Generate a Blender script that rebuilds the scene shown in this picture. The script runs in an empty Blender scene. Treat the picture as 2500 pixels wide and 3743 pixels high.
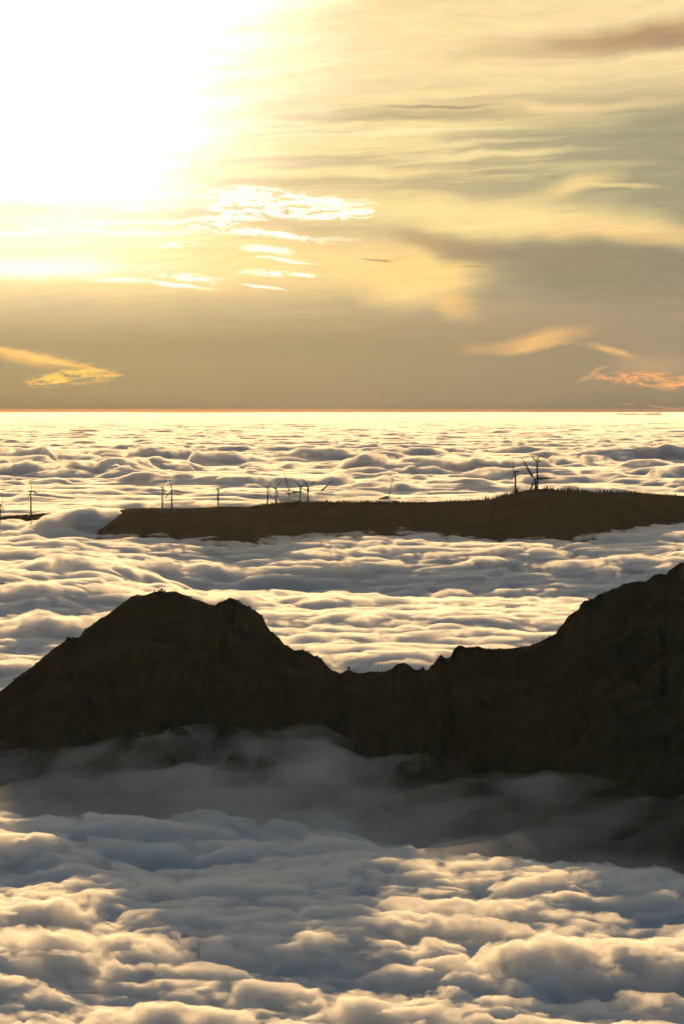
import bpy, math, random
import numpy as np
R = math.radians
# ---------------------------------------------------------------- frame, camera, light
K = 5.0e-5                 # radians per pixel of the 2500 x 3743 photograph
RE = 6371000.0             # earth radius (m)
H = 500.0                  # camera height above the cloud deck (m)
DIP = math.sqrt(2*H/RE)    # dip of the cloud horizon
HORY = 1507.0
SUN_AZ, SUN_EL = R(-3.3), R(3.45)

sc = bpy.context.scene
col = sc.collection
cam_d = bpy.data.cameras.new('camera'); cam = bpy.data.objects.new('camera', cam_d); col.objects.link(cam)
cam_d.sensor_fit = 'VERTICAL'; cam_d.angle = 2*math.atan(3743/2*K)
cam_d.clip_start = 1.0; cam_d.clip_end = 400000.0
PITCH = (3743/2-HORY)*K + DIP
cam.rotation_euler = (math.pi/2-PITCH, 0, 0)
sc.camera = cam

sc.view_settings.view_transform = 'Standard'; sc.view_settings.look = 'None'
sc.view_settings.exposure = 0.0; sc.view_settings.gamma = 1.0
sc.cycles.volume_bounces = 8; sc.cycles.max_bounces = 10
sc.cycles.use_adaptive_sampling = True; sc.cycles.adaptive_threshold = .03
sc.cycles.diffuse_bounces = 2; sc.cycles.glossy_bounces = 1
sc.cycles.use_denoising = True

def lin(c):
    return tuple(((v/255.0)/12.92 if v/255.0 <= .04045 else ((v/255.0+.055)/1.055)**2.4) for v in c)
class NB:
    """small helper to write shader maths as python calls"""
    def __init__(s, nt): s.nt = nt
    def new(s, t, **kw):
        n = s.nt.nodes.new(t)
        for k, v in kw.items(): setattr(n, k, v)
        return n
    def set(s, sock, v):
        if isinstance(v, bpy.types.NodeSocket): s.nt.links.new(v, sock)
        elif v is not None:
            if hasattr(sock.default_value, '__len__') and len(sock.default_value) == 4 and len(v) == 3: v = (*v, 1)
            sock.default_value = v
    def m(s, op, a, b=None, c=None, clamp=False):
        n = s.new('ShaderNodeMath', operation=op, use_clamp=clamp)
        for i, v in enumerate((a, b, c)):
            if v is not None: s.set(n.inputs[i], v)
        return n.outputs[0]
    def v(s, op, a, b=None, out=0):
        n = s.new('ShaderNodeVectorMath', operation=op); s.set(n.inputs[0], a)
        if b is not None: s.set(n.inputs[1], b)
        return n.outputs[out]
    def xyz(s, x, y, z=0.0):
        n = s.new('ShaderNodeCombineXYZ')
        for i, q in enumerate((x, y, z)): s.set(n.inputs[i], q)
        return n.outputs[0]
    def ramp(s, x, a, b, lo=0.0, hi=1.0, kind='SMOOTHSTEP'):
        n = s.new('ShaderNodeMapRange', interpolation_type=kind); s.set(n.inputs[0], x)
        for i, q in enumerate((a, b, lo, hi)): s.set(n.inputs[i+1], q)
        return n.outputs[0]
    def mix(s, f, a, b, blend='MIX'):
        n = s.new('ShaderNodeMix', data_type='RGBA', blend_type=blend, clamp_factor=True)
        s.set(n.inputs[0], f); s.set(n.inputs[6], a); s.set(n.inputs[7], b); return n.outputs[2]
    def noise(s, v, scale, detail=4, rough=.5, dist=0.0, color=False):
        n = s.new('ShaderNodeTexNoise'); s.set(n.inputs['Vector'], v); n.inputs['Scale'].default_value = scale
        n.inputs['Detail'].default_value = detail; n.inputs['Roughness'].default_value = rough; n.inputs['Distortion'].default_value = dist
        return n.outputs['Color' if color else 'Fac']
    def mapping(s, v, loc, rot=0.0, scale=(1,1,1)):
        n = s.new('ShaderNodeMapping', vector_type='TEXTURE'); s.set(n.inputs[0], v)
        n.inputs[1].default_value = (*loc, 0); n.inputs[2].default_value = (0, 0, rot); n.inputs[3].default_value = scale
        return n.outputs[0]
    def blob(s, v, cx, cy, rx, ry, rot=0.0, soft=.9, inner=0.0):
        """elliptical patch of cloud centred on one direction of the sky; degrees of tilt, edge width 'soft'"""
        l = s.v('LENGTH', s.mapping(v, (cx, cy), R(rot), (rx, ry, 1)), out=1)
        return s.ramp(l, 1.0, 1.0-soft, 0.0, 1.0)

def world():
    w = bpy.data.worlds.new('World'); sc.world = w; w.use_nodes = True
    nt = w.node_tree; nt.nodes.clear(); b = NB(nt)
    out = b.new('ShaderNodeOutputWorld')
    sky = b.new('ShaderNodeTexSky', sky_type='NISHITA', sun_disc=False)
    sky.sun_elevation = SUN_EL; sky.sun_rotation = SUN_AZ
    sky.air_density = 1.0; sky.dust_density = 1.3; sky.ozone_density = 1.9
    bg0 = b.new('ShaderNodeBackground'); bg0.inputs[1].default_value = 0.15; b.set(bg0.inputs[0], sky.outputs[0])
    # direction -> (x, y): azimuth from +Y and angle below, one unit = 4.57 degrees
    tc = b.new('ShaderNodeTexCoord'); sp = b.new('ShaderNodeSeparateXYZ'); b.set(sp.inputs[0], tc.outputs['Generated'])
    KD = K*2500/1568*1000
    az = b.m('ARCTAN2', sp.outputs[0], sp.outputs[1]); el = b.m('ARCSINE', sp.outputs[2])
    X = b.m('MULTIPLY_ADD', az, 1/KD, .784)
    Y = b.m('MULTIPLY_ADD', el, -1/KD, .945-DIP/KD)
    P = b.xyz(X, Y)
    # warped copies of the direction
    w1 = b.v('SUBTRACT', b.noise(P, 3.2, 3, .5, color=True), (.5,.5,.5))
    w2 = b.v('SUBTRACT', b.noise(b.v('MULTIPLY', P, (8, 26, 1)), 1.0, 5, .6, color=True), (.5,.5,.5))
    P1 = b.v('ADD', P, b.v('MULTIPLY', w1, (.22,.07,0)))
    P2 = b.v('ADD', P1, b.v('MULTIPLY', w2, (.09,.022,0)))       # torn edges
    w3 = b.v('SUBTRACT', b.noise(b.v('MULTIPLY', P, (34, 90, 1)), 1.0, 4, .65, color=True), (.5,.5,.5))
    P3 = b.v('ADD', P2, b.v('MULTIPLY', w3, (.055,.013,0)))      # finely torn
    # clear air between the clouds
    low = b.mix(b.ramp(X, .0, 1.6), lin((132,124,92)), lin((114,110,97)))
    low = b.mix(b.ramp(Y, .70, .80), b.mix(b.ramp(X, .0, 1.6), lin((184,168,126)), lin((134,127,108))), low)
    high = b.mix(b.ramp(X, .3, 1.6), lin((228,200,148)), lin((162,156,126)))
    col_ = b.mix(b.ramp(Y, .78, .40), low, high)
    col_ = b.mix(b.ramp(Y, .82, .945, 0, .75), col_, b.mix(b.ramp(X,0,1.5), lin((104,92,72)), lin((100,94,85))))
    def lay(c, f, rgb, k=1.0):
        if k != 1.0: f = b.m('MULTIPLY', f, k)
        return b.mix(f, c, lin(rgb) if max(rgb) > 3 else rgb)
    # veil of streaks
    T = b.mapping(b.v('ADD', P, b.v('MULTIPLY', w1, (.2,.03,0))), (0,0), R(-4), (1,1,1))
    st = b.noise(b.v('MULTIPLY', T, (.9, 15, 1)), 1.0, 7, .60)
    st = b.ramp(st, .465, .56)
    env = b.m('MULTIPLY', b.ramp(Y, .56, .36), b.ramp(X, 1.6, .85, .12, 1.0))
    col_ = lay(col_, b.m('MULTIPLY', st, env), (252,226,160), .9)
    # high golden sheet at the top, with its brown shade
    top = b.m('MULTIPLY', b.ramp(b.m('MULTIPLY_ADD', X, .045, b.m('SUBTRACT', Y, 0)), .36, .19), 1.0)
    col_ = lay(col_, top, (254,224,166), .95)
    for a in ((1.46,.085,.52,.055,-6,.95,(182,146,110),.95), (1.55,.10,.22,.03,-6,.9,(160,130,104),.6)):
        col_ = lay(col_, b.blob(P2, *a[:6]), a[6], a[7])
    # named streaks: (x, y, rx, ry, tilt, soft, colour, strength)
    for a in ((.92,.300,.42,.012,-2,.9,(255,236,180),.9), (1.05,.325,.30,.010,-3,.9,(246,222,165),.8),
              (1.2,.245,.55,.022,-2,.95,(246,214,155),.8), (1.0,.262,.42,.020,-2,.95,(190,174,130),.75), (1.25,.300,.40,.022,-3,.95,(170,162,128),.6), (1.02,.243,.20,.006,-1,.95,(158,150,118),.8),
              (1.1,.352,.34,.016,-3,.9,(252,228,165),.85), (.75,.395,.5,.020,-2,.9,(255,226,160),.85),
              (1.3,.425,.16,.035,-12,.95,(246,214,145),.85), (1.40,.430,.12,.010,4,.9,(244,212,146),.7)):
        col_ = lay(col_, b.blob(P2, *a[:6]), a[6], a[7])
    # main golden bank over the middle
    for a in ((.35,.60,1.0,.125,0,.75,(255,220,146),1.0), (1.10,.495,.62,.075,5,.8,(255,226,154),.95), (1.45,.545,.34,.045,4,.9,(250,212,144),.85),
              (.95,.62,.25,.10,0,.8,(254,216,140),.9), (1.05,.69,.08,.05,20,.95,(236,190,120),.7)):
        col_ = lay(col_, b.blob(P2, *a[:6]), a[6], a[7])
    # dark bank
    for a in ((1.45,.655,.44,.13,4,.75,(137,130,110),1.0), (1.06,.570,.26,.040,12,.95,(160,142,112),.9), (.96,.545,.10,.022,14,.95,(196,164,118),.8), (1.30,.60,.28,.06,8,.8,(146,134,110),.9),
              (.75,.835,1.3,.125,0,.35,(158,146,110),.25), (1.6,.74,.40,.17,0,.8,(134,126,108),.85), (.84,.590,.06,.003,1,.6,(200,160,110),.9),(1.09,.607,.05,.003,1,.6,(190,150,110),.8)):
        col_ = lay(col_, b.blob(P2, *a[:6]), a[6], a[7])
    # low glowing shreds
    torn = b.ramp(b.noise(b.v('MULTIPLY', P2, (30, 95, 1)), 1.0, 6, .7), .40, .62, .0, 1.0)
    half = b.m('MULTIPLY_ADD', torn, .45, .55)
    for q, t, a in ((P1,None,(1.20,.782,.17,.030,-6,1.0,(232,178,112),.8)), (P1,half,(1.20,.797,.12,.013,-3,.95,(246,194,118),.7)), (P1,half,(1.40,.806,.12,.012,7,.95,(242,186,114),.9)),
              (P1,None,(1.52,.83,.16,.035,0,1.0,(176,146,114),.7)), (P2,torn,(1.53,.862,.15,.026,0,.7,(246,170,104),1.0)), (P2,torn,(1.42,.865,.10,.014,-4,.8,(238,166,106),.9)),
              (P2,half,(1.355,.862,.07,.009,-24,.9,(222,164,112),.8)), (P2,torn,(1.52,.925,.10,.004,1,.8,(206,150,108),.7)),
              (P1,None,(.06,.818,.17,.026,13,1.0,(238,180,100),.8)), (P2,half,(.07,.815,.17,.013,13,.9,(255,206,112),.9)), (P2,half,(.17,.843,.09,.009,20,.9,(252,192,100),.9)),
              (P2,torn,(.165,.872,.115,.024,-5,.6,(255,200,88),1.0)), (P2,half,(.24,.868,.05,.005,-3,.9,(250,186,96),.9))):
        f = b.blob(q, *a[:6])
        if t is not None: f = b.m('MULTIPLY', f, t)
        col_ = lay(col_, f, a[6], a[7])
    col_ = lay(col_, b.m('MULTIPLY', b.ramp(Y, .934, .9435), b.ramp(X,1.7,.0,.35,.9)), (232,150,92))
    # glow round the sun, over everything, torn by thin cloud
    ds = b.v('LENGTH', b.v('MULTIPLY', b.v('SUBTRACT', b.v('ADD', P1, b.v('MULTIPLY', w2, (.10,.05,0))), (.08,.08,0)), (1.0,1.06,1)), out=1)
    g1 = b.m('POWER', b.ramp(ds, 1.15, .0, 0, 1, 'LINEAR'), 4.2)
    g2 = b.m('POWER', b.blob(P1, .40, -.05, .62, .30, -14, 1.0), 1.3)
    g1 = b.m('MULTIPLY_ADD', g2, .13, g1)
    g1 = b.m('MULTIPLY', g1, b.ramp(Y, .74, .60, .08, 1.0))
    streak = b.ramp(b.noise(b.v('MULTIPLY', b.mapping(P2, (0,0), R(-3)), (1.6, 17, 1)), 1.0, 5, .6), .3, .7, .62, 1.3)
    g1 = b.m('MULTIPLY', g1, streak)
    col_ = b.mix(1.0, col_, b.v('MULTIPLY', b.xyz(g1,g1,g1), (5.6,5.1,4.5)), 'ADD')
    # thin broken strips lit to white
    tear = b.ramp(b.noise(b.v('MULTIPLY', P2, (22, 80, 1)), 1.0, 6, .70), .44, .50)
    for q, br, a in ((P3,1,(.64,.470,.22,.036,-1,.35)), (P3,1,(.54,.446,.18,.018,2,.5)), (P3,1,(.70,.486,.16,.012,2,.4)), (P3,1,(.52,.500,.10,.014,-3,.6)), (P3,1,(.50,.520,.13,.014,-3,.7)), (P3,1,(.63,.543,.19,.014,2,.7)), (P3,1,(.56,.508,.09,.010,1,.5)),
              (P2,0,(.62,.583,.085,.014,3,.8)), (P3,1,(.38,.567,.09,.009,2,.7)), (P3,1,(.65,.636,.12,.010,-1,.7)), (P3,1,(.43,.642,.10,.014,4,.7)), (P2,0,(.66,.603,.11,.006,0,.9)), (P2,0,(.27,.648,.10,.009,2,.9)),
              (P2,0,(.41,.660,.11,.007,4,.8)), (P2,0,(.60,.668,.06,.004,3,.8)), (P2,0,(.15,.535,.45,.012,0,.95)), (P2,0,(.06,.61,.40,.040,2,.95)), (P2,0,(.30,.51,.30,.010,-2,.9)),
              (P3,1,(.42,.42,.06,.012,8,.8)), (P3,1,(.80,.484,.07,.008,2,.7))):
        f = b.blob(q, *a)
        if br: f = b.m('MULTIPLY', f, tear)
        col_ = b.mix(f, col_, (1.3,1.17,.93))
    # fine fibres through all of it
    fib = b.noise(b.v('MULTIPLY', b.mapping(P2, (0,0), R(-3)), (6, 55, 1)), 1.0, 6, .62)
    fib = b.m('MULTIPLY_ADD', b.m('SUBTRACT', fib, .5), b.ramp(Y, .90, .62, .10, .42), 1.0)
    col_ = b.v('MULTIPLY', col_, b.xyz(fib, fib, fib))
    bg1 = b.new('ShaderNodeBackground'); b.set(bg1.inputs[0], col_)
    near = b.m('MULTIPLY', b.ramp(b.m('ABSOLUTE', b.m('SUBTRACT', az, -.02)), .45, .20), b.ramp(el, .45, .15))
    ms = b.new('ShaderNodeMixShader'); b.set(ms.inputs[0], near)
    nt.links.new(bg0.outputs[0], ms.inputs[1]); nt.links.new(bg1.outputs[0], ms.inputs[2]); nt.links.new(ms.outputs[0], out.inputs[0])
world()
sl = bpy.data.lights.new('sun', 'SUN'); sl.energy = 2.0; sl.angle = R(0.5); sl.color = (1.0, .61, .25)
so = bpy.data.objects.new('sun', sl); col.objects.link(so)
# light travels along local -Z; the sun stands at azimuth SUN_AZ (clockwise from +Y), elevation SUN_EL
so.rotation_euler = (math.pi/2-SUN_EL, 0, math.pi-SUN_AZ)

def ang(px, py):           # photo pixel -> azimuth (rad, right positive), depression below the true horizontal
    return (px-1250)*K, (py-HORY)*K + DIP
def drop(d): return d*d/(2*RE)

# ---------------------------------------------------------------- noise
def hash2(ix, iy, seed):
    h = (ix.astype(np.int64)*374761393 + iy.astype(np.int64)*668265263 + seed*1274126177) & 0xffffffff
    h = ((h ^ (h >> 13))*1274126177) & 0xffffffff
    return ((h ^ (h >> 16)) & 0xffffff).astype(np.float32)/float(0x1000000)
def perlin(x, y, seed=0):
    ix = np.floor(x); iy = np.floor(y); fx = (x-ix).astype(np.float32); fy = (y-iy).astype(np.float32)
    ix = ix.astype(np.int64); iy = iy.astype(np.int64)
    u = fx*fx*fx*(fx*(fx*6-15)+10); v = fy*fy*fy*(fy*(fy*6-15)+10)
    def g(dx, dy):
        a = hash2(ix+dx, iy+dy, seed)*(2*math.pi)
        return np.cos(a)*(fx-dx)+np.sin(a)*(fy-dy)
    a = g(0,0); b = g(1,0); a = a+(b-a)*u
    c = g(0,1); d = g(1,1); c = c+(d-c)*u
    return (a+(c-a)*v)*1.5
def sstep(a, b, x):
    t = np.clip((x-a)/(b-a), 0, 1); return t*t*(3-2*t)

# ---------------------------------------------------------------- materials
def mat(name):
    m = bpy.data.materials.new(name); m.use_nodes = True; nt = m.node_tree; nt.nodes.clear()
    return m, nt, nt.nodes.new('ShaderNodeOutputMaterial')
def vol_mat(name, dens, color, g):
    m, nt, out = mat(name)
    v = nt.nodes.new('ShaderNodeVolumeScatter'); v.inputs['Color'].default_value = (*color, 1)
    v.inputs['Density'].default_value = dens; v.inputs['Anisotropy'].default_value = g
    nt.links.new(v.outputs[0], out.inputs['Volume']); return m
def pbr(name, c, rough=.9):
    m, nt, out = mat(name); b = nt.nodes.new('ShaderNodeBsdfPrincipled')
    b.inputs['Base Color'].default_value = (*c, 1); b.inputs['Specular IOR Level'].default_value = .12; b.inputs['Roughness'].default_value = rough
    nt.links.new(b.outputs[0], out.inputs[0]); return m

def grid_mesh(name, X, Y, Z, m, closed_z=None):
    n, k = X.shape
    co = np.stack([X, Y, Z], -1).reshape(-1, 3).astype(np.float32)
    i = np.arange(n*k).reshape(n, k)
    q = np.stack([i[:-1,:-1], i[:-1,1:], i[1:,1:], i[1:,:-1]], -1).reshape(-1, 4)
    extra = None
    if closed_z is not None:
        ring = np.concatenate([i[0,:-1], i[:-1,-1], i[-1,:0:-1], i[:0:-1,0]])
        b = co[ring].copy(); b[:,2] = closed_z
        base = len(co) + np.arange(len(ring)); co = np.concatenate([co, b])
        nx = np.roll(ring, -1); nb = np.roll(base, -1)
        q = np.concatenate([q, np.stack([ring, base, nb, nx], -1)])
        extra = base[::-1]
    me = bpy.data.meshes.new(name)
    me.vertices.add(len(co)); me.vertices.foreach_set('co', co.ravel())
    loops = q.ravel(); starts = np.arange(len(q))*4
    if extra is not None:
        starts = np.concatenate([starts, [len(loops)]]); loops = np.concatenate([loops, extra])
    me.loops.add(len(loops)); me.loops.foreach_set('vertex_index', loops.astype(np.int32))
    me.polygons.add(len(starts)); me.polygons.foreach_set('loop_start', starts.astype(np.int32))
    me.update(calc_edges=True)
    me.materials.append(m)
    o = bpy.data.objects.new(name, me); col.objects.link(o); return o


# ---------------------------------------------------------------- terrain
def deck_dist(dep):        # where a sight line of this depression meets the cloud deck
    a = 1/(2*RE); disc = np.maximum(dep*dep-4*a*H, 0)
    return (dep-np.sqrt(disc))/(2*a)
class Ridge:
    """land whose skyline follows sil (photo pixels); front foot at base line; slopes away behind"""
    def __init__(s, sil, base, off, back, jag, gully, backdrop, fore=350, carve=1.0):
        s.sx = [(p[0]-1250)*K for p in sil]; s.sd = [(p[1]-HORY)*K+DIP for p in sil]
        s.bx = [(p[0]-1250)*K for p in base]; s.bd = [deck_dist((p[1]-HORY)*K+DIP) for p in base]
        s.ox = [(p[0]-1250)*K for p in off]; s.ov = [p[1] for p in off]
        s.back = back; s.jag = jag; s.gully = gully; s.backdrop = backdrop; s.fore = fore; s.carve = carve
    def lines(s, az):
        dep = np.interp(az, s.sx, s.sd); db = np.interp(az, s.bx, s.bd); dc = db+np.interp(az, s.ox, s.ov)
        return dep, db, dc
    def z(s, az, d):
        az = np.asarray(az, dtype=float); d = np.asarray(d, dtype=float)
        dep, db, dc = s.lines(az)
        # the crest wanders a little in depth
        zc = -dep*dc
        u = az*dc
        j = s.jag
        n = perlin(u/(14*j), d/(40*j), 31)+.6*perlin(u/(6*j), d/(14*j), 32)+.4*perlin(u/(2.6*j), d/(6*j), 33)+.25*perlin(u/(1.3*j), d/(3*j), 34)
        zc = zc+j*1.1*n
        foot = db-s.fore
        t = np.clip((dc-d)/(dc-foot), 0, 1.3)
        zf = -H-drop(foot)-110
        front = zc+(zf-zc)*t**1.15
        gl = np.abs(perlin(u/s.gully+.6*perlin(u/s.gully, d/s.gully/1.5, 41), d/(s.gully*3.5), 42))
        gl2 = np.abs(perlin(u/(s.gully*.3), d/(s.gully*.9), 43))
        front = front-s.carve*(sstep(0, .25, t)*(1-sstep(.45, .75, t)))*(zc+H+drop(dc)+40)*(.45*(1-np.minimum(gl*2.2,1))+.14*(1-np.minimum(gl2*2.2,1)))
        tb = np.clip((d-dc)/s.back, 0, 1.5)
        zb = -H-drop(dc+s.back)-s.backdrop
        rear = zc+(zb-zc)*tb**1.05
        return np.where(d < dc, front, rear)
    def mesh(s, name, az0, az1, na, m, d_pad=(600, 1.2), nf=170, nb=70):
        az = np.linspace(az0, az1, na)
        dep, db, dc = s.lines(az)
        tf = np.linspace(0, 1, nf)**.75
        D = np.concatenate([(dc-(dc-(db-d_pad[0]))[None]*(1-tf)[:,None]) if False else ((db-d_pad[0])[None]+(dc-db+d_pad[0])[None]*tf[:,None]),
                            dc[None]+s.back*d_pad[1]*(np.linspace(0,1,nb+1)[1:]**1.6)[:,None]])
        A = np.broadcast_to(az[None], D.shape)
        Z = s.z(A, D)
        o = grid_mesh(name, D*np.sin(A), D*np.cos(A), Z, m)
        o.data.polygons.foreach_set('use_smooth', [True]*len(o.data.polygons))
        o['kind'] = 'structure'
        return o
def land_mat(name, c1, c2, c3, scale):
    m, nt, out = mat(name); b = NB(nt)
    geo = b.new('ShaderNodeNewGeometry')
    n1 = b.noise(geo.outputs['Position'], scale, 6, .62); n2 = b.noise(geo.outputs['Position'], scale*7, 5, .6)
    c = b.mix(b.ramp(n1, .42, .6), c1, c2); c = b.mix(b.m('MULTIPLY', b.ramp(n2, .52, .75), .6), c, c3)
    bs = b.new('ShaderNodeBsdfDiffuse'); b.set(bs.inputs['Color'], c)
    bp = b.new('ShaderNodeBump'); bp.inputs['Strength'].default_value = .4; bp.inputs['Distance'].default_value = 4
    b.set(bp.inputs['Height'], n2); nt.links.new(bp.outputs[0], bs.inputs['Normal'])
    nt.links.new(bs.outputs[0], out.inputs[0]); return m
SIL_NEAR = [(-1500,2500),(-550,2300),(-260,2360),(-120,2440),(-40,2520),(0,2530),(28,2510),(80,2463),(120,2439),(160,2407),(191,2379),(231,2353),(247,2335),(271,2333),(295,2325),(307,2303),(327,2287),(359,2263),(399,2242),  # negative x: unseen hump left of frame, raised to keep the sun off the mist
 (423,2223),(446,2207),(478,2186),(510,2176),(558,2167),(594,2162),(638,2164),(670,2174),(702,2188),(733,2194),(765,2206),(789,2210),(805,2201),(833,2190),(861,2194),(893,2212),(929,2226),
 (941,2239),(961,2259),(973,2287),(988,2309),(1020,2331),(1036,2351),(1076,2379),(1092,2376),(1116,2381),(1148,2397),(1180,2415),(1204,2443),(1232,2463),(1253,2461),(1275,2449),(1292,2459),(1331,2461),
 (1365,2461),(1408,2454),(1434,2446),(1451,2433),(1477,2425),(1499,2437),(1516,2448),(1533,2449),(1539,2441),(1543,2433),(1549,2436),(1555,2448),(1567,2446),(1571,2431),(1585,2426),(1594,2413),(1609,2394),(1614,2392),(1622,2405),(1634,2409),
 (1647,2403),(1658,2379),(1671,2365),(1684,2362),(1701,2366),(1723,2364),(1753,2362),(1778,2370),(1822,2377),(1865,2375),(1908,2364),(1951,2353),(1977,2343),(2011,2331),(2032,2317),(2045,2293),
 (2064,2274),(2076,2254),(2097,2237),(2114,2226),(2122,2206),(2136,2195),(2166,2193),(2183,2181),(2218,2168),(2243,2151),(2278,2133),(2312,2122),(2355,2127),(2381,2108),(2407,2096),(2433,2099),(2450,2082),(2476,2065),(2500,2058),(2600,2020),(2900,1930),(3600,1800)]
near = Ridge(SIL_NEAR, [(-1500,2790),(0,2800),(1250,2850),(2500,2960),(3600,3000)], [(-1500,400),(0,400),(580,720),(1280,560),(1700,600),(2500,900),(3600,1000)], 1500, 2.2, 150, 60, 900, .3)
SIL_FAR = [(300,2075),(335,2000),(348,1965),(362,1945),(385,1925),(410,1905),(432,1888),(445,1878),(500,1873),(550,1872),(695,1873),(757,1866),(799,1861),(840,1858),(882,1859),(900,1862),(923,1857),(965,1849),(985,1846),
 (1006,1842),(1047,1839),(1089,1840),(1300,1840),(1450,1841),(1594,1839),(1722,1834),(1763,1829),(1801,1828),(1814,1820),(1839,1814),(1877,1804),(1893,1798),(1923,1792),(1967,1788),(1992,1788),(2031,1792),(2082,1797),(2133,1800),(2311,1800),(2500,1816),(2800,1835),(3300,1900)]
far = Ridge(SIL_FAR, [(300,1990),(394,1979),(650,1987),(923,2000),(1027,1981),(1151,1977),(1650,1982),(2168,1986),(2250,1965),(2500,1937),(3300,1920)], [(300,300),(445,700),(1000,1100),(1990,1300),(3300,1200)], 5500, 1.6, 320, 75, 350, .04)
SIL_LEFT = [(-400,1990),(-200,1905),(0,1889),(33,1886),(46,1884),(104,1881),(166,1877),(200,1880),(300,1890),(420,1960)]
left = Ridge(SIL_LEFT, [(-400,1950),(420,1950)], [(-400,700),(420,700)], 2500, 1.6, 250, 60)
near_mat = land_mat('scrub_slope', (.044,.043,.022,1), (.062,.054,.030,1), (.070,.062,.038,1), .012)
far_mat = land_mat('heath_slope', (.048,.047,.028,1), (.066,.060,.038,1), (.085,.075,.050,1), .006)
near.mesh('mountain_ridge', -.13, .13, 1700, near_mat, d_pad=(1100, 1.2), nf=230)
far.mesh('wind_farm_plateau', -.0475, .105, 900, far_mat)
left.mesh('low_hill', -.083, -.042, 220, far_mat, nf=80)

# ---------------------------------------------------------------- wind turbines
import bmesh
steel = pbr('painted_steel', (.09,.09,.085), .8); blade_m = pbr('blade_white', (.09,.09,.085), .8); dark_m = pbr('dark_metal', (.08,.08,.08), .6)
def tag(o, label=None, cat=None, group=None, kind=None):
    for k_, v_ in (('label', label), ('category', cat), ('group', group), ('kind', kind)):
        if v_: o[k_] = v_
    return o
def obj(name, bm, m, parent=None, smooth=True):
    me = bpy.data.meshes.new(name); bm.normal_update(); bm.to_mesh(me); bm.free(); me.materials.append(m)
    if smooth: me.polygons.foreach_set('use_smooth', [True]*len(me.polygons))
    o = bpy.data.objects.new(name, me); col.objects.link(o); o.parent = parent; return o
def loft(bm, rings, cap=True):
    vs = [[bm.verts.new(p) for p in r] for r in rings]; n = len(vs[0])
    for a, b_ in zip(vs, vs[1:]):
        for i in range(n): bm.faces.new((a[i], a[(i+1)%n], b_[(i+1)%n], b_[i]))
    if cap: bm.faces.new(vs[0][::-1]); bm.faces.new(vs[-1])
def circ(r, z, n=16, cx=0, cy=0): return [(cx+r*math.cos(2*math.pi*i/n), cy+r*math.sin(2*math.pi*i/n), z) for i in range(n)]
def make_blade_mesh(L):
    bm = bmesh.new(); rings = []
    for i in range(15):
        t = i/14.0; r = 1.0+t*(L-1.0)
        chord = (.95 if t < .04 else .95+(L*.10-.95)*min(1,(t-.04)/.16)) if t < .2 else L*.10*(1-(t-.2)/.8)**.8+.28
        thick = chord*(1.0 if t < .04 else max(.16, 1-(t-.04)*5.2)) if t < .2 else chord*.17
        tw = R(24)*(1-t)**2
        ring = []
        for k_ in range(10):
            a = 2*math.pi*k_/10; cx_ = math.cos(a)*chord/2-chord*(.2 if t > .1 else 0); cy_ = math.sin(a)*thick/2*(1.15 if math.cos(a) > 0 else .75)
            ring.append((cx_*math.cos(tw)-cy_*math.sin(tw), cx_*math.sin(tw)+cy_*math.cos(tw)-.02*L*t*t, r))
        rings.append(ring)
    loft(bm, rings); return bm
def make_turbine(az, d, hub_z, ground_z, yaw, phase, L, side):
    """rotor normal points at 'yaw' off the line to the viewer; blades hang on the rotor in the direction 'phase'"""
    x, y = d*math.sin(az), d*math.cos(az)
    root = bpy.data.objects.new('wind_turbine', None); col.objects.link(root)
    root.location = (x, y, ground_z); root.rotation_euler = (0, 0, -az+side*R(yaw))
    ht = hub_z-ground_z; k_ = min(L/37.0, 1.35)
    bm = bmesh.new()
    loft(bm, [circ((2.6-1.1*q)*k_, -6+(ht+6-1.9*k_)*q, 20) for q in (0,.2,.4,.6,.8,1)])
    obj('tower', bm, steel, root)
    # nacelle along local Y, rotor at the -Y end
    bm = bmesh.new()
    prof = [(-2.1,.75,.9),(-1.8,1.15,1.25),(0,1.35,1.6),(3.2,1.35,1.65),(6.4,1.2,1.45),(7.6,.8,1.0)]
    rings = []
    for yy, hx, hz in prof:
        rings.append([(k_*hx*(abs(math.cos(a))**.45)*math.copysign(1,math.cos(a)), k_*yy, ht+k_*(hz*(abs(math.sin(a))**.45)*math.copysign(1,math.sin(a)))) for a in [2*math.pi*(i+.5)/16 for i in range(16)]])
    loft(bm, rings); nac = obj('nacelle', bm, steel, root)
    bm = bmesh.new(); loft(bm, [circ(.05*k_, ht+k_*1.5, 8, 0, 5*k_), circ(.05*k_, ht+k_*3.4, 8, 0, 5*k_)]); obj('wind_vane', bm, dark_m, nac)
    bm = bmesh.new()
    rings = []
    for yy, rr in ((-2.1,1.05),(-3.0,1.25),(-3.8,1.2),(-4.5,.85),(-4.95,.3)):
        rings.append([(k_*rr*math.cos(2*math.pi*i/16), k_*yy, ht+k_*rr*math.sin(2*math.pi*i/16)) for i in range(16)])
    loft(bm, rings); hub = obj('hub', bm, steel, root)
    bmesh_b = None; src = None
    for i in range(3):
        if src is None: src = obj('blade', make_blade_mesh(L), blade_m, root); b_ = src
        else: b_ = src.copy(); col.objects.link(b_); b_.parent = root
        th = R(phase+120*i)
        b_.location = (0, -3.3*k_, ht); b_.rotation_euler = (0, math.pi/2-th, 0)
    return root
G = 'wind turbines on the plateau'
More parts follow.
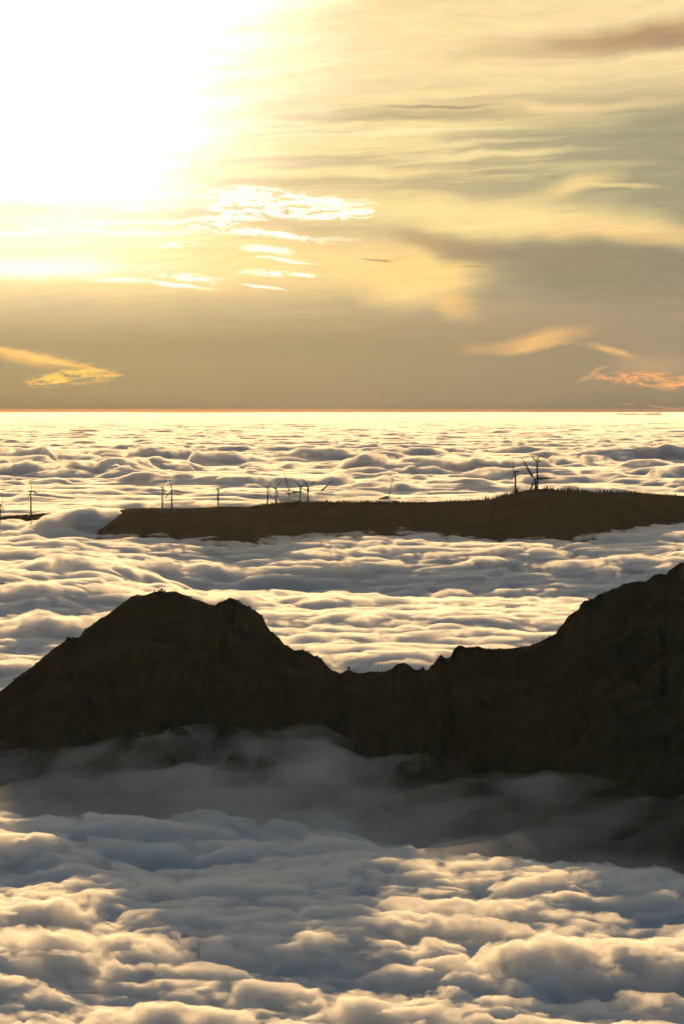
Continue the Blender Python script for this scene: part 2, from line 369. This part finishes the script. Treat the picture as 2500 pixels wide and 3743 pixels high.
# hub x, hub y, (base y | None = stands on the ground at that depth), distance, yaw, phase, blade px, side, label
TURB = [
 (2,1845,None,15300,68,66,46,1,'wind turbine cut by the left picture edge, its tower rising out of cloud'),
 (112,1794,1882,None,56,102,49,1,'wind turbine standing alone on the small dark hill at far left'),
 (590.6,1780,1875,None,65,56,48,1,'left one of the close turbine pair on the plateau left end, thin edge-on rotor'),
 (627.5,1790,1874,None,23,106,46,1,'right one of the close turbine pair on the plateau left end, rotor facing the viewer'),
 (794.6,1786.6,1869,None,59,4,50,1,'lone wind turbine between the left pair and the middle cluster'),
 (975,1781,1850,None,65,58,48,1,'leftmost tower of the middle cluster, at the start of the tree line'),
 (1006,1786,1870,None,59,46,42,1,'second tower of the middle cluster, base low on the slope'),
 (1049.5,1803,None,18900,62,2,98,1,'large rotor rising from cloud in the middle cluster, its tower hidden'),
 (1095,1779,1863,None,41,24,44,1,'left one of two like towers right of the large rotor'),
 (1122,1777.5,1869,None,47,22,48,1,'right one of two like towers right of the large rotor'),
 (1158,1808,None,19400,26,40,80,1,'single slanting blade rising from cloud right of the middle cluster'),
 (1409,1816,None,18750,66,63,106,1,'single near-upright blade rising from cloud beyond the middle of the tree line'),
 (1889,1723.7,1823,None,82,106,76,-1,'tall edge-on wind turbine left of the summit knoll on the right'),
 (1967.3,1685.5,None,16600,65,30,60,-1,'farther upper wind turbine behind the knoll, rotor like a letter Y'),
 (1959.8,1752,None,15900,32,4,99,-1,'large-bladed wind turbine right on the knoll top, thick pale tower'),
]
def on_ground(land, az, dep):
    """distance at which the sight line meets the near slope"""
    e, db, dc = land.lines(az); D = np.linspace(dc, db-200, 900); zz = land.z(np.full(900, az), D)
    above = -dep*D-zz > 0
    i_ = int(np.argmax(above)) if above.any() else 300
    return float(D[i_])
for hx, hy, by, dist, yaw, phase, bp, side, label in TURB:
    a_, hdep = ang(hx, hy)
    land = left if hx < 300 else far
    if dist is None: dist = on_ground(land, a_, ang(hx, by)[1])
    gz = float(land.z(np.array([a_]), np.array([dist]))[0])
    px = K*dist
    off = 3.0*bp*px/37*math.sin(R(yaw))*side   # hub stands in front of the tower
    t_ = make_turbine(a_+off/dist, dist, -hdep*dist, gz, yaw, phase, bp*px, side)
    tag(t_, label, 'wind turbine', G)

# ---------------------------------------------------------------- trees and shrubs
needle = land_mat('conifer_needles', (.020,.028,.012,1), (.034,.042,.018,1), (.03,.03,.015,1), .8)
leaf = land_mat('shrub_leaves', (.035,.036,.016,1), (.055,.050,.024,1), (.06,.05,.03,1), 1.5)
dry = pbr('dry_stalk', (.16,.12,.07)); bark = pbr('bark', (.07,.05,.035))
rnd = random.Random(5)
def conifer_bm(seed):
    r_ = random.Random(seed); bm = bmesh.new(); hh = 7.0
    for i in range(7):
        z = .9+i*.87; rad = (2.0*(1-i/7.6))*r_.uniform(.8,1.15); n = 11
        top = bm.verts.new((r_.uniform(-.1,.1), r_.uniform(-.1,.1), z+1.5))
        ring = [bm.verts.new((math.cos(2*math.pi*q/n)*rad*r_.uniform(.55,1.15), math.sin(2*math.pi*q/n)*rad*r_.uniform(.55,1.15), z+r_.uniform(-.35,.1))) for q in range(n)]
        mid_ = bm.verts.new((0,0,z+.35))
        for q in range(n): bm.faces.new((ring[q], ring[(q+1)%n], top)); bm.faces.new((ring[(q+1)%n], ring[q], mid_))
    return bm
def trunk_bm(hh, r0):
    bm = bmesh.new(); loft(bm, [circ(r0*(1-.8*q), -1.0+hh*q, 7) for q in (0,.5,1)]); return bm
def shrub_bm(seed, n=46, sx=1.0):
    """a rounded bush of leaf clumps with gaps and an uneven outline"""
    r_ = random.Random(seed); bm = bmesh.new()
    for i in range(n):
        u = r_.random()*2*math.pi; w_ = r_.random()**.5; z = .35+1.15*r_.random()**.8
        rr = w_*(1.15-.35*abs(z-.8)); c = (math.cos(u)*rr*sx, math.sin(u)*rr*sx, z)
        s_ = r_.uniform(.16,.34)
        q = bmesh.ops.create_icosphere(bm, subdivisions=1, radius=s_)['verts']
        for v in q:
            k_ = r_.uniform(.6,1.35); v.co = (c[0]+v.co.x*k_, c[1]+v.co.y*k_, c[2]+v.co.z*k_*.8)
    return bm
def stems_bm(seed):
    r_ = random.Random(seed); bm = bmesh.new()
    for i in range(6):
        a = r_.random()*6.28; l = r_.uniform(.5,.9); n0 = circ(.05, -.3, 5)
        n1 = [(p[0]*.6+math.cos(a)*l, p[1]*.6+math.sin(a)*l, .9) for p in circ(.05, 0, 5)]
        loft(bm, [n0, n1])
    return bm
def stalk_bm(seed):
    r_ = random.Random(seed); bm = bmesh.new()
    for i in range(4):
        a = r_.random()*6.28; t = r_.uniform(0,.35); n0 = [(p[0]*.06, p[1]*.06, -.3) for p in circ(1, 0, 5)]
        n1 = [(p[0]*.035+math.cos(a)*t, p[1]*.035+math.sin(a)*t, r_.uniform(1.5,2.6)) for p in circ(1, 0, 5)]
        n1 = [(p[0], p[1], n1[0][2]) for p in n1]
        loft(bm, [n0, n1])
        q = bmesh.ops.create_icosphere(bm, subdivisions=1, radius=r_.uniform(.10,.2))['verts']
        for v in q: v.co = (v.co.x+n1[0][0], v.co.y+n1[0][1], v.co.z*1.6+n1[0][2])
    return bm
def plant(kind, parts):
    root = bpy.data.objects.new(kind, None); col.objects.link(root)
    for nm, bm, m_ in parts: obj(nm, bm, m_, root, smooth=False)
    return root
def copy_thing(r_):
    c = r_.copy(); col.objects.link(c)
    for ch in r_.children:
        k_ = ch.copy(); col.objects.link(k_); k_.parent = c
    return c
conifers = [plant('pine_tree', [('crown', conifer_bm(i), needle), ('trunk', trunk_bm(7, .22), bark)]) for i in range(4)]
bushes = [plant('shrub', [('foliage', shrub_bm(i+20), leaf), ('stems', stems_bm(i), bark)]) for i in range(4)]
stalks = [plant('flower_stalk', [('stem', stalk_bm(i+40), dry)]) for i in range(3)]
used = set()
def put(protos, land, px, back, size, label, cat, group, sink=.25, squash=1.0):
    p = rnd.choice(protos)
    o = p if p.name not in used else copy_thing(p)
    used.add(p.name)
    az = (px-1250)*K; dep, db, dc = land.lines(az); d = float(dc)+back
    z = float(land.z(np.array([az]), np.array([d]))[0])
    o.location = (d*math.sin(az), d*math.cos(az), z-sink); o.rotation_euler = (0, 0, rnd.uniform(0, 6.28)); o.scale = (size*squash, size*squash, size)
    tag(o, label, cat, group); return o
PT = ('small dark conifer in the tree line along the plateau crest', 'tree', 'conifers along the plateau crest')
def crest_trees(x0, x1, n, s0, s1):
    for i in range(n):
        put(conifers, far, x0+(x1-x0)*(i+rnd.uniform(-.45,.45))/n, rnd.uniform(-16, 6), rnd.uniform(s0, s1)*1.1, *PT, squash=1.6)
crest_trees(920, 1080, 34, .8, 1.3); crest_trees(1080, 1460, 120, .8, 1.5); crest_trees(1460, 1760, 46, .7, 1.2)
crest_trees(1765, 1895, 16, 1.0, 1.7); crest_trees(1990, 2150, 28, .9, 1.7); crest_trees(2150, 2500, 46, .8, 1.4)
o = put(bushes, far, 550, 0, 4.2, 'largest lone bush on the left end of the plateau, left of the turbine pair', 'shrub', None)
for px, sz in ((548,2.0),(505,1.2),(700,1.6),(724,2.4),(740,1.4),(757,1.4),(792,1.7),(812,1.6),(830,1.9),(845,1.6),(866,1.7),(880,1.8),(893,2.8),(905,1.7),(1838,2.6),(1992,2.4)):
    put(bushes, far, px, rnd.uniform(-10,10), sz, 'low bush on the bare left part of the plateau crest' if px < 1000 else 'rounded bush on the plateau crest by the summit knoll', 'shrub', 'bushes on the bare plateau crest' if px < 1000 else 'bushes by the summit knoll')
for i in range(64):        # brush on the skyline of the near ridge
    px = rnd.choice([rnd.uniform(20,500), rnd.uniform(500,960), rnd.uniform(960,1240), rnd.uniform(1640,2500)])
    put(bushes, near, px, rnd.uniform(-8,3), rnd.uniform(.7,1.5), 'small scrubby bush on the skyline of the near dark ridge', 'shrub', 'bushes on the near ridge skyline', .3, 1.3)
for px, sz in ((566,1.2),(583,1.6),(592,1.9),(603,1.3)):
    put(bushes, near, px, 0, sz, 'bush with an open crown on top of the left peak', 'shrub', 'bushes on top of the left peak')
put(bushes, near, 1275, 0, 2.1, 'largest round bush at the low saddle, right of the left mountain', 'shrub', None, .3)
for i in range(52):
    px = rnd.choice([rnd.uniform(1240,1440), rnd.uniform(1240,1440), rnd.uniform(1700,1960), rnd.uniform(1960,2040)])
    put(stalks, near, px, rnd.uniform(-5,2), rnd.uniform(.9,1.8), 'dry flower stalks on the low saddle of the near ridge' if px < 1500 else 'dry flower stalks on the slope rising to the right mountain', 'plant',
        'dry stalks on the saddle' if px < 1500 else 'dry stalks below the right mountain')

# ---------------------------------------------------------------- sea of clouds
# single rolls and hollows: (photo x, distance m, height m, radius across m, radius along the view m)
BUMPS = [(-120,15000,16,150,400), (60,15000,13,110,380), (235,15050,42,62,360), (330,15100,48,60,330), (405,15150,36,36,260), (60,13900,16,200,420), (240,13800,12,90,300),
         (560,12450,34,110,230), (250,12300,34,130,240), (40,11700,26,120,240), (110,10700,36,150,280), (340,11100,34,120,240), (150,9700,28,120,200), (620,10700,22,110,220), (2290,60000,35,130,700), (2375,60000,42,120,700), (620,11800,16,60,120),
         (60,5400,16,62,90), (250,5400,14,45,80), (1900,5000,10,110,60), (820,13800,-14,120,260)]
def rid(x, y, seed):       # rounded tops between narrow creases, mean about 0
    return .45-1.6*np.abs(perlin(x, y, seed))
def puff(x, y, seed):      # domes of uneven size crowding each other, 0..1
    ix = np.floor(x).astype(np.int64); iy = np.floor(y).astype(np.int64)
    best = np.zeros(x.shape, np.float32)
    for dx in (-1,0,1):
        for dy in (-1,0,1):
            cx, cy = ix+dx, iy+dy
            r = np.hypot(cx+.1+.8*hash2(cx,cy,seed)-x, cy+.1+.8*hash2(cx,cy,seed+7)-y)
            k = hash2(cx,cy,seed+13)
            q = (.35+.65*k)*np.clip(1-(r/(.62+.33*k))**2, 0, 1)**.7
            np.maximum(best, q, out=best)
    return best
def cloud_height(x, y, d):
    az = np.arctan2(x, y)
    wx = 60*perlin(x/310, y/310, 11)+24*perlin(x/80, y/80, 12)+5*perlin(x/25, y/25, 15)
    wy = 60*perlin(x/310, y/310, 13)+24*perlin(x/80, y/80, 14)+5*perlin(x/25, y/25, 16)
    X = x+wx; Y = y+wy
    fx = sstep(16000, 20000, d)*90; X = X+fx*perlin(x/190, y/260, 81); Y = Y+fx*1.6*perlin(x/190, y/260, 82)
    beyond = sstep(14800, 17000, d)              # open deck behind the plateau
    vfar = sstep(24000, 48000, d); mid = sstep(6500, 9500, d)*(1-beyond)
    near_ = 1-sstep(6000, 9000, d)
    calm = .35+.65*sstep(-.3, .3, perlin(X/600, Y/450, 9))  # patches of rough and calm deck
    h = (14*near_+12*mid+9*beyond*(1-.7*vfar))*perlin(X/700, Y/520, 1)
    # wide hollow in the deck before the plateau
    hd = (12500-300*sstep(-.01, .06, az)-d)/(900.)
    h -= 85*np.exp(-hd**2)*sstep(-.050, -.022, az)
    h += (12*near_+7*mid)*rid(X/260, Y/190, 2)
    lo = d < 17500
    def P(sc, sy, seed):
        o = np.zeros(X.shape, np.float32); o[lo] = puff(X[lo]/sc, Y[lo]/sy, seed); return o
    h += (30*near_)*calm*(P(150, 115, 3)-.4)+26*mid*calm*(P(150, 120, 3)-.4)
    h += (1.5*beyond*(1-vfar))*rid(X/150, Y/120, 3)+(1.0*beyond*(1-vfar))*rid(X/72, Y/60, 4)
    h += 15*near_*(.4+.6*calm)*(P(60, 52, 4)-.4)+12*mid*(.4+.6*calm)*(P(66, 58, 4)-.4)
    h += 6*near_*P(24, 22, 5)+4.5*mid*P(28, 26, 5)
    h += near_*2.6*P(10, 10, 6)+near_*.9*perlin(X/5, Y/5, 7)
    fb = near.lines(az)[1]
    h -= 100*sstep(-950, 100, d-fb)*sstep(2500, 1200, d-fb)*(.55+.45*sstep(-.05,.02,az))
    # long rolls standing out of the far deck
    r1 = np.maximum(perlin(X/620+.5*perlin(X/300, Y/300, 22), Y/900, 21)-.12, 0)
    r2 = np.maximum(perlin(X/240, Y/420, 23)-.22, 0)
    band = .2+1.5*np.exp(-((d-25000)/3600)**2)
    h += beyond*(1-.9*vfar)*(70*band*r1+(10+20*sstep(18500,21000,d))*r2)*(1+.15*rid(X/130, Y/150, 24))
    hi = (d > 16000) & (d < 48000); pf = np.zeros(X.shape, np.float32)
    pf[hi] = 17*(puff(X[hi]/170, Y[hi]/230, 61)-.3)+9*(puff(X[hi]/95, Y[hi]/110, 62)-.3)
    h += pf*np.clip(.10+5*r1+2.0*r2, 0, 1)*(1-.5*vfar)*sstep(16000, 19000, d)
    h += 12*vfar*perlin(X/2600, Y/4000, 71)
    h -= 5
    for px, py, hh, rx, ry in BUMPS:
        a, dd = (px-1250)*K, py; cx, cy = dd*math.sin(a), dd*math.cos(a)
        h += hh*np.exp(-((X-cx)/rx)**2-((Y-cy)/ry)**2)
    return h
def cloud_deck(name, d0, d1, step, dens, g, az_in, n_in, az_out, n_out):
    az = np.concatenate([np.linspace(-az_out,-az_in,n_out)[:-1], np.linspace(-az_in,az_in,n_in), np.linspace(az_in,az_out,n_out)[1:]])
    ds = [d0]
    while ds[-1] < d1: ds.append(ds[-1]*(1+step(ds[-1])))
    ds = np.array(ds); print(name, len(ds), len(az))
    D, A = np.meshgrid(ds, az, indexing='ij')
    X = D*np.sin(A); Y = D*np.cos(A)
    h = cloud_height(X, Y, D)
    Z = -H-drop(D)+h
    o = grid_mesh(name, X, Y, Z, vol_mat('cloud_vapour', dens, (1,1,1), g), closed_z=-1500)
    o['kind'] = 'structure'
    return o
def wisps(o, wave, lo, hi, dens, rate, detail=3, squash=1.0, thin=False):
    """uneven vapour: density follows noise in world space"""
    m = o.data.materials[0]; nt = m.node_tree; b = NB(nt)
    geo = b.new('ShaderNodeNewGeometry')
    n = b.noise(b.v('MULTIPLY', geo.outputs['Position'], (1/wave, 1/wave, squash/wave)), 1.0, detail, .6)
    v = [q for q in nt.nodes if q.type == 'VOLUME_SCATTER'][0]
    f = b.ramp(n, lo, hi, 0.0, dens)
    if thin:               # the vapour thins out towards the right-hand mountain
        sp = b.new('ShaderNodeSeparateXYZ'); b.set(sp.inputs[0], geo.outputs['Position'])
        f = b.m('MULTIPLY', f, b.ramp(sp.outputs[0], -50, 380, 1.0, .42))
    b.set(v.inputs['Density'], f)
    m.cycles.volume_step_rate = rate
wisps(cloud_deck('sea_of_clouds', 3000.0, 7700, lambda d: .0009, .12, .62, .085, 1000, .26, 100), 36, .455, .57, .088, .008, 4)
wisps(cloud_deck('sea_of_clouds', 7300.0, 15600, lambda d: .0011, .05, .64, .085, 900, .26, 110), 75, .455, .58, .06, .009, 3)
wisps(cloud_deck('sea_of_clouds', 15300.0, 86500, lambda d: .0013+.0028*min(1, max(0,(d-15000)/50000)), .04, .64, .085, 900, .26, 110), 130, .43, .60, .07, .0022, 4, 1.5)

def mist():
    """thin vapour lying against the foot of the ridge"""
    az = np.linspace(-.12, .12, 420); D = np.linspace(0, 1, 150)[:,None]
    dep, db, dc = near.lines(az)
    d0 = db-1300; D = d0[None]+(dc+150-d0)[None]*D; A = np.broadcast_to(az[None], D.shape)
    X = D*np.sin(A); Y = D*np.cos(A)
    t = (D-d0)/(dc+150-d0)
    px = az/K+1250
    top = np.interp(px, [-1000,0,450,900,1120,1180,1240,1350,1700,2500,3500], [24,32,50,58,62,64,52,34,36,46,50])[None]
    wx = 40*perlin(X/120, Y/160, 51)+14*perlin(X/40, Y/50, 52)
    h = top*sstep(0, .55, t)*(1-.9*sstep(.9, 1, t))+16*perlin((X+wx)/150, (Y+wx)/260, 53)+7*perlin((X+wx)/60, (Y+wx)/90, 54)+4*perlin((X+wx)/25, (Y+wx)/30, 55)-12
    o = grid_mesh('mist', X, Y, -H-drop(D)+h, vol_mat('thin_vapour', .0026, (1,1,1), .4), closed_z=-760)
    o['kind'] = 'stuff'
    wisps(o, 120, .34, .72, .0064, .03, 4, 1.6, thin=True)
mist()
# ---------------------------------------------------------------- air
def haze():
    bm_x, y0, y1, z0, z1 = 26000, -2000, 88500, -1600, 600
    import bmesh
    bm = bmesh.new(); bmesh.ops.create_cube(bm, size=1)
    for v in bm.verts:
        v.co = (v.co.x*2*bm_x, y0 if v.co.y < 0 else y1, z0 if v.co.z < 0 else z1)
    me = bpy.data.meshes.new('haze'); bm.to_mesh(me)
    m, nt, out = mat('haze_air'); v = nt.nodes.new('ShaderNodeVolumePrincipled')
    v.inputs['Color'].default_value = (1,.97,.93,1); v.inputs['Density'].default_value = HAZE; v.inputs['Anisotropy'].default_value = .80
    v.inputs['Density Attribute'].default_value = ''
    nt.links.new(v.outputs[0], out.inputs['Volume']); me.materials.append(m)
    o = bpy.data.objects.new('haze', me); col.objects.link(o); o['kind'] = 'stuff'
HAZE = 3.9e-7
haze()
